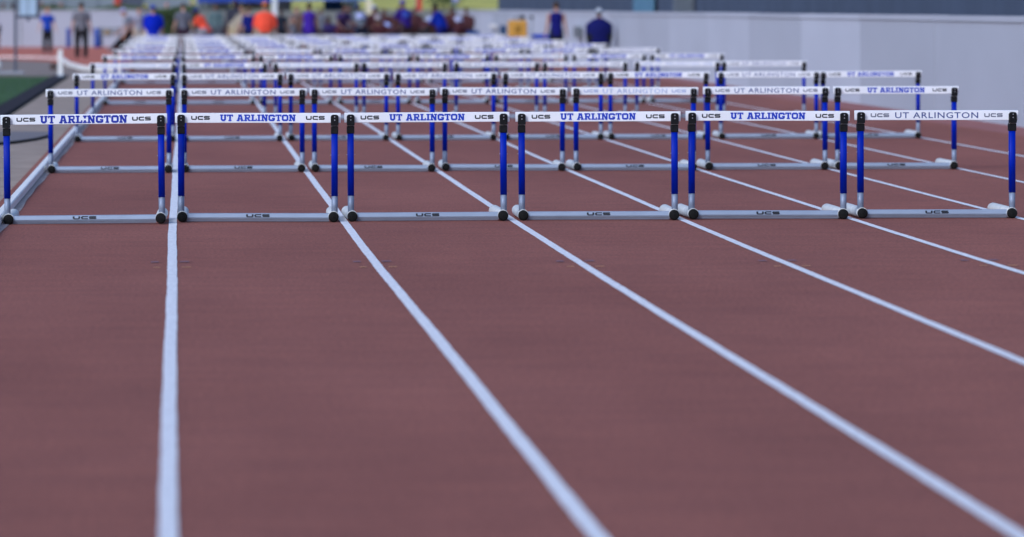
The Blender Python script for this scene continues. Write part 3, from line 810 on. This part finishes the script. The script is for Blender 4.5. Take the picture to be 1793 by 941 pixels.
person('person in green grey jacket behind the crouching orange shirt', 378, 146, 1.66, 170, (.10, .15, .15), (.10, .12, .14), 'brown', sleeve=1, w=1.2, group=G2)
person('tall person in charcoal jacket under the blue valance', 412, 149, 1.84, 180, (.035, .037, .05), (.16, .15, .13), 'dark', sleeve=1, w=1.45, group=G2)
person('person in khaki clothes bending in front of the charcoal jacket', 409, 131, 1.60, 300, (.34, .29, .20), (.42, .36, .22), 'light', (.30, .22, .12), lean=40, w=1.3, group=G2)
person('person in grey brown shirt left of the thin navy top', 424, 140, 1.62, 150, (.20, .175, .14), (.03, .035, .06), 'tan', w=1.25, group=G2)
person('person in brown shirt with bare arms right of the black clothes', 519, 134, 1.58, 200, (.17, .12, .10), (.13, .14, .17), 'tan', w=1.15, group=G2, arms=((40, 25, 60), (40, 25, 60)))
person('person in mauve brown top right of the dark vest', 613, 130, 1.60, 160, (.11, .07, .09), (.07, .03, .03), 'brown', w=1.25, group=G2, arms=((30, 25, 70), (30, 20, 60)))
person('dark haired person in grey top far behind the purple runner', 562, 142, 1.50, 180, (.15, .16, .18), (.03, .03, .05), 'brown', w=1.2, group=G2)
G3 = 'maroon athletes gathered by the bench'
for px, d_, h_, fc, ln, bb, lb in ((656, 131, 1.60, 190, 10, None, 'maroon athlete standing just right of the cream post'), (677, 129, 1.55, 160, 25, (.42, .36, .36), 'maroon athlete with pinkish panel leaning behind the white cap'),
    (697, 133, 1.58, 200, 8, (.40, .45, .72), 'maroon athlete with pale blue panel left of the purple cap'), (727, 131, 1.56, 170, 15, None, 'maroon athlete right of the purple cap under the red banner'),
    (753, 130, 1.50, 200, 30, None, 'short maroon athlete left of the royal blue shirt'), (790, 132, 1.58, 180, 12, (.50, .52, .72), 'maroon athlete with white panel right of the royal blue shirt'),
    (818, 131, 1.52, 160, 10, None, 'rightmost maroon athlete at the end of the white wall')):
    person(lb, px, d_, h_, fc, (.065, .024, .026), (.03, .016, .02), 'brown', (.03, .015, .012), lean=ln, sleeve=1, w=1.35, bib=bb, arms=((35, 15, 50), (30, 15, 50)), group=G3)
# spectators whose heads show above the left wall
GRP = 'spectators standing behind the left wall'
for px, shc, sk, hr, lb in (
    (6, (.03, .03, .06), 'brown', (.02, .02, .03), 'spectator in near black top above the wall, nearest the left edge'),
    (22, (.02, .04, .05), 'dark', (.02, .02, .02), 'spectator in dark teal top above the wall behind the stand post'),
    (72, (.10, .03, .05), 'tan', (.25, .04, .04), 'spectator with reddish hair above the wall behind the ginger haired person'),
    (94, (.02, .02, .06), 'dark', (.015, .018, .05), 'spectator in navy above the wall left of the grey t-shirt'),
    (107, (.30, .16, .20), 'tan', (.16, .06, .08), 'spectator in dusty pink above the wall left of the grey t-shirt'),
    (217, (.02, .02, .03), 'dark', (.012, .012, .02), 'spectator in black above the wall beside the red banner'),
    (292, (.45, .32, .36), 'light', (.32, .22, .24), 'spectator in pale pink above the wall right of the blue cap'),
    (336, (.40, .24, .22), 'light', (.36, .20, .17), 'spectator in salmon pink right of the slate grey shirt')):
    person(lb, px, 164, 1.78, 180, shc, BLK, sk, hr, sleeve=.6, w=1.3, group=GRP)

# ------------------------------------------------------------------ tent, banners and clutter behind the start
root = empty('canopy_tent', (gx(563, 172), 172, 0), label='pop-up tent with royal blue valance and pale legs behind the athletes', cat='tent')
tw = 8.6
for sx, w_, m in ((gx(481, 172)-gx(563, 172), .11, 'white'), (gx(646, 172)-gx(563, 172), .13, 'cream')):
    b = MB(); b.box(sx-w_, sx+w_, -.06, .06, .0, 2.3); b.obj('leg_sleeve', M[m], root, bevel=.02)
x0, x1 = gx(345, 172)-gx(563, 172), gx(650, 172)-gx(563, 172)
b = MB(); b.box(x0, gx(480, 172)-gx(563, 172), -.03, .03, gz(4.5, 172), 2.35); b.obj('valance', M['canopy'], root)
b = MB(); b.box(gx(480, 172)-gx(563, 172)+.005, x1, -.04, .02, gz(1.5, 172), 2.35); b.obj('pale_valance', cloth((.16, .22, .5)), root)
b = MB(); b.rings([[(x0, -.05, 2.352), (x1, -.05, 2.352), (x1, 3.4, 2.352), (x0, 3.4, 2.352)], [((x0+x1)/2-.4, 1.5, 3.5), ((x0+x1)/2+.4, 1.5, 3.5), ((x0+x1)/2+.4, 1.9, 3.5), ((x0+x1)/2-.4, 1.9, 3.5)]], smooth=False); b.obj('roof', M['canopy'], root)
for px0, px1, y0, mm, nm in ((348, 406, 19, cloth((.12, .14, .14)), 'olive_side_panel'), (427, 477, 17, cloth((.16, .155, .14)), 'tan_side_panel'), (572, 606, 20, cloth((.015, .045, .13)), 'navy_side_panel'), (607, 634, 24, M['teal'], 'teal_side_panel'), (487, 514, 20, cloth((.27, .30, .34)), 'grey_side_panel'), (408, 425, 26, cloth((.03, .035, .05)), 'dark_side_panel')):
    b = MB(); n = 8; p = [(gx(px0+(px1-px0)*i/n, 172)-gx(563, 172), 3.2+.04*math.sin(i*2.2)) for i in range(n+1)]
    for i in range(n): b.quad((p[i][0], p[i][1], gz(y0, 172)), (p[i+1][0], p[i+1][1], gz(y0, 172)), (p[i+1][0], p[i+1][1], 2.35), (p[i][0], p[i][1], 2.35), True)
    b.obj(nm, mm, root)
for (sx, sy) in ((x0, 3.3), (x1, 3.3), (x0+.05, .08)):
    b = MB(); b.tube((sx, sy, 0), (sx, sy, 2.35), .03); b.obj('leg', M['galv'], root)
def banner(px, d, w_, y0, label):
    root = empty('red_banner', (gx(px, d), d, 0), label=label, cat='banner')
    b = MB(); b.box(-w_/2, w_/2, -.01, .01, gz(y0, d), 2.7); b.obj('flag', M['redflag'], root)
    b = MB(); b.tube((-w_/2-.02, 0, -.01), (-w_/2-.02, 0, 2.75), .015, n=8); b.obj('pole', M['galv'], root)
    b = MB(); b.box(-.25, .25, -.2, .2, -.01, .03); b.obj('base', M['steel_dk'], root)
banner(734, 168, .24, 20, 'red feather banner on a pole in front of the grass bank')
banner(205.5, 162, .26, 15, 'red feather banner standing behind the left wall')
# lookers-on resting on the grass bank
person('person in lilac shirt sitting on the grass bank at upper right', 798, 322, 1.75, 150, (.36, .36, .62), (.05, .12, .12), 'tan', lean=-10, seat=1.9, hips=((70, 60), (60, 50)), w=1.3)
# olive shrub on the bank
b = MB(); rnd = random.Random(5)
for i in range(1400):
    p = Vector((rnd.gauss(0, .8), rnd.gauss(0, .8), abs(rnd.gauss(0, .7))*1.4)); a = rnd.random()*6.28; s_ = .12
    u = Vector((math.cos(a), math.sin(a), rnd.uniform(-.5, .5)))*s_; v = Vector((-math.sin(a), math.cos(a), rnd.uniform(-.8, .8)))*s_*.5
    b.quad(p-u, p-v, p+u, p+v)
root = empty('shrub', (gx(776, 340), 340, 1.7), label='dark green shrub on the grass bank above the royal blue shirt', cat='shrub')
b.obj('foliage', M['hedge'], root)
b = MB()
for a in range(5): b.tube((0, 0, -.9), (.5*math.cos(a*1.26), .5*math.sin(a*1.26), .9), .04, .015, n=6)
b.obj('stems', M['curbblk'], root)

def barrel(px, d, label):
    root = empty('plastic_barrel', (gx(px, d), d, 0), label=label, cat='barrel', group='blue barrels against the left wall')
    return root
for px, d, rr, lb in ((120, 150.5, .09, 'slim blue barrel left of the person in the grey t-shirt'), (172, 150.5, .165, 'wider blue barrel right of the person in the grey t-shirt')):
    root = empty('blue_barrel', (gx(px, d), d, 0), label=lb, cat='barrel', group='blue barrels against the left wall')
    b = MB(); b.lathe([(rr*.9, 0), (rr, .03), (rr, .2), (rr*1.06, .22), (rr*1.06, .24), (rr, .26), (rr, .44), (rr*1.06, .46), (rr*1.06, .48), (rr, .5), (rr, .66)]); b.obj('drum', M['bluebarrel'], root)
    b = MB(); b.lathe([(rr*1.08, .662), (rr*1.1, .68), (rr*1.06, .72), (rr*.5, .735)]); b.obj('lid', M['bluebarrel'], root)
# grey bench with a tan bag, against the left wall
root = empty('bench', (gx(193, 150), 150, 0), label='grey bench against the left wall behind the stretched out legs', cat='bench')
for i in range(3):
    b = MB(); b.box(-.42, .42, -.17+i*.12, -.07+i*.12, .43, .46); b.obj('slat', M['grey'], root)
for i in range(2):
    b = MB(); b.box(-.42, .42, .20, .225, .52+i*.13, .62+i*.13); b.obj('back_slat', M['grey'], root)
for sx in (-.36, .36):
    b = MB(); b.box(sx-.02, sx+.02, -.16, .19, .39, .428); b.box(sx-.021, sx+.021, -.16, -.12, 0, .389); b.box(sx-.021, sx+.021, .191, .199, .0, .8); b.box(sx-.021, sx+.021, .15, .19, 0, .389); b.obj('leg', M['steel_dk'], root)
b = MB(); b.ell((0, 0, 0), (.17, .11, .11)); b.tube((-.1, 0, .08), (.1, 0, .08), .012)
o = b.obj('kit_bag', cloth((.30, .22, .12)), None, (gx(188, 150), 149.97, .565)); tag(o, 'tan kit bag lying on the grey bench by the left wall', 'bag')
# bench the maroon athletes gather round
root = empty('long_bench', (gx(720, 128), 128.6, 0), label='long dark bench behind the maroon athletes', cat='bench')
for i in range(3):
    b = MB(); b.box(-1.6, 1.6, -.2+i*.14, -.08+i*.14, .42, .45); b.obj('slat', cloth((.05, .035, .035)), root)
for sx in (-1.4, 0, 1.4):
    b = MB(); b.box(sx-.03, sx+.03, -.18, .2, .38, .418); b.box(sx-.03, sx+.03, -.05, .05, 0, .379); b.obj('leg', M['steel_dk'], root)
BG = 'kit bags dropped by the long bench'
for px, dd, c_, lb in ((700, 126.5, (.02, .02, .025), 'black kit bag under the long bench'), (752, 126.8, (.025, .022, .03), 'dark kit bag at the right end of the long bench'), (570, 128, (.03, .03, .05), 'dark backpack on the ground left of the stooping people'), (655, 128, (.42, .46, .55), 'pale bag on the ground below the cream post')):
    root = empty('kit_bag', (gx(px, dd), dd, 0), label=lb, cat='bag', group=BG)
    b = MB(); b.ell((0, 0, .2), (.26, .16, .2)); b.obj('bag_body', cloth(c_), root)
    b = MB(); b.tube((-.12, 0, .38), (0, 0, .47), .014); b.tube((0, 0, .47), (.12, 0, .38), .014); b.obj('handle', cloth(c_), root)
# blue folding table
d = 126; root = empty('folding_table', (gx(816, d), d, 0), label='folding table with blue cloth top left of the white wall', cat='table')
b = MB(); b.box(-.42, .40, -.3, .3, .725, .755); b.obj('tabletop', M['bluecloth'], root, bevel=.01)
b = MB(); n = 14
for i in range(n):
    xa, xb = -.42+.82*i/n, -.42+.82*(i+1)/n; ya, yb = -.312-.012*math.sin(i*2.3), -.312-.012*math.sin((i+1)*2.3)
    b.quad((xa, ya, .60), (xb, yb, .60), (xb, -.304, .752), (xa, -.304, .752), True)
b.obj('cloth_drop', cloth((.02, .06, .20)), root)
for sx in (-.36, .34):
    for sy in (-.25, .25):
        b = MB(); b.tube((sx, sy, 0), (sx, sy, .724), .014, n=8); b.obj('leg', M['galv'], root)
# yellow case on a trolley
d = 112; root = empty('trolley', (gx(905, d), d, 0), label='low grey trolley holding the yellow case by the right wall', cat='trolley')
b = MB(); b.box(-.34, .34, -.28, .28, .60, .64); b.obj('deck', M['grey'], root, bevel=.008)
for sx in (-.28, .28):
    for sy in (-.22, .22):
        b = MB(); b.tube((sx, sy, .1), (sx, sy, .599), .018, n=8); b.obj('leg', M['galv'], root)
        b = MB(); b.tube((sx-.02, sy, .06), (sx+.02, sy, .06), .058, n=14); b.obj('wheel', M['cap'], root)
b = MB(); b.box(-.262, .262, -.2, .2, .002, .50)
root = empty('yellow_case', (gx(906, d), d, .64), label='yellow moulded case with dark latch standing on the trolley', cat='case')
b.obj('case_body', M['yellow'], root, bevel=.05, seg=4)
b = MB(); b.box(-.075, .075, -.218, -.2015, .13, .34); b.obj('latch_plate', cloth((.30, .16, .02)), root, bevel=.005)
b = MB(); b.box(-.10, -.085, -.02, .02, .505, .56); b.box(.085, .10, -.02, .02, .505, .56); b.box(-.10, .10, -.02, .02, .561, .585); b.obj('handle', M['blk'], root)
b = MB(); b.box(-.08, .08, -.12, .12, 0, .30); o = b.obj('blue_box', cloth((.03, .06, .13)), None, (gx(881, 113), 113, .64), bevel=.02); tag(o, 'small dark blue box standing left of the yellow case', 'box')
o.location.z = .0; 
root = empty('box_stand', (gx(881, 113), 113, 0), label='thin steel stand carrying the small dark blue box', cat='stand')
b = MB(); b.box(-.1, .1, -.13, .13, .66, .68); b.obj('shelf', M['galv'], root)
b = MB(); b.tube((0, 0, .03), (0, 0, .659), .02); b.box(-.15, .15, -.15, .15, 0, .03); b.obj('stem', M['galv'], root)
o.location.z = .682
# two camera tripods close to the wall
for px, lb in ((914.5, 'left of two camera tripods standing by the right wall'), (932.5, 'right of two camera tripods standing by the right wall')):
    d = 119; root = empty('camera_tripod', (gx(px, d), d, 0), label=lb, cat='tripod', group='camera tripods by the right wall')
    for a in (30, 150, 270):
        b = MB(); b.tube((0, 0, 1.0), (.3*math.cos(R(a)), .3*math.sin(R(a)), 0.006), .014, .010, n=8); b.obj('leg', M['galv'], root)
    b = MB(); b.tube((0, 0, .95), (0, 0, 1.14), .018, n=8); b.obj('column', M['galv'], root)
    b = MB(); b.box(-.075, .075, -.05, .05, 1.142, 1.25); b.tube((0, -.05, 1.19), (0, -.14, 1.19), .042); b.obj('camera', M['blk'], root)
# blue mat rolled on a stand
d = 112; root = empty('blue_bench_pad', (gx(949, d), d, 0), label='low table with bright blue pad left of the athlete in navy singlet', cat='table')
b = MB(); b.box(-.29, .29, -.25, .25, .62, .74); b.obj('pad', cloth((.01, .045, .42)), root, bevel=.03, seg=3)
b = MB(); b.box(-.28, .28, -.24, .24, .59, .619); b.obj('frame', M['galv'], root)
for sx in (-.25, .25):
    b = MB(); b.tube((sx, 0, 0), (sx, 0, .589), .02, n=8); b.obj('leg', M['galv'], root)

# ------------------------------------------------------------------ left: score stand, white post
d = 90.5; root = empty('scoreboard_stand', (gx(27, d), d, 0), label='dark steel stand carrying pale blue score cards at the turf edge', cat='scoreboard')
b = MB(); b.box(-.032, .032, -.03, .03, 0, 2.2); b.obj('post', M['steel_dk'], root, bevel=.006)
b = MB(); b.box(.034, .56, -.035, .035, gz(31.5, d), gz(27, d)); b.obj('tray', M['steel_dk'], root)
b = MB(); b.box(.25, .33, -.02, .02, gz(37, d), gz(31.8, d)); b.obj('crank_box', M['steel_dk'], root)
for k in (0, 1):
    x0 = gx(34+15.5*k, d)-gx(27, d); b = MB(); b.box(x0, x0+.185, -.015, .015, gz(26.5, d), 2.05); b.obj('score_card', M['card'], root)
b = MB(); b.box(.07, .50, .02, .04, gz(27, d), 2.15); b.obj('back_board', M['steel_dk'], root)
b = MB(); b.box(.50, .56, -.03, .03, gz(26.8, d), 2.2); b.obj('side_post', M['steel_dk'], root)
b = MB(); b.box(-.55, .20, -.15, .15, 0.0, .075); b.obj('white_base', M['galv'], root, bevel=.02)
b = MB(); b.ell((-.42, 0, .22), (.10, .10, .12)); b.obj('weight', M['rail'], root)
# white marker post where the rail bends away
d = gd(135); root = empty('marker_post', (gx(105.5, d), d, 0), label='white marker post at the far corner of the turf', cat='post')
b = MB(); b.box(-.05, .05, -.04, .04, .0, .60); b.obj('post', M['rail'], root, bevel=.01)
b = MB(); b.box(-.075, .075, -.07, .07, -.005, .05); b.obj('foot_block', M['card'], root, bevel=.01)
d = 97; o = MB(); o.ell((0, 0, .09), (.10, .10, .09)); o = o.obj('dark_ball', cloth((.10, .07, .06)), None, (gx(93, d), d, 0)); tag(o, 'small dark ball on the asphalt left of the white marker post', 'ball')
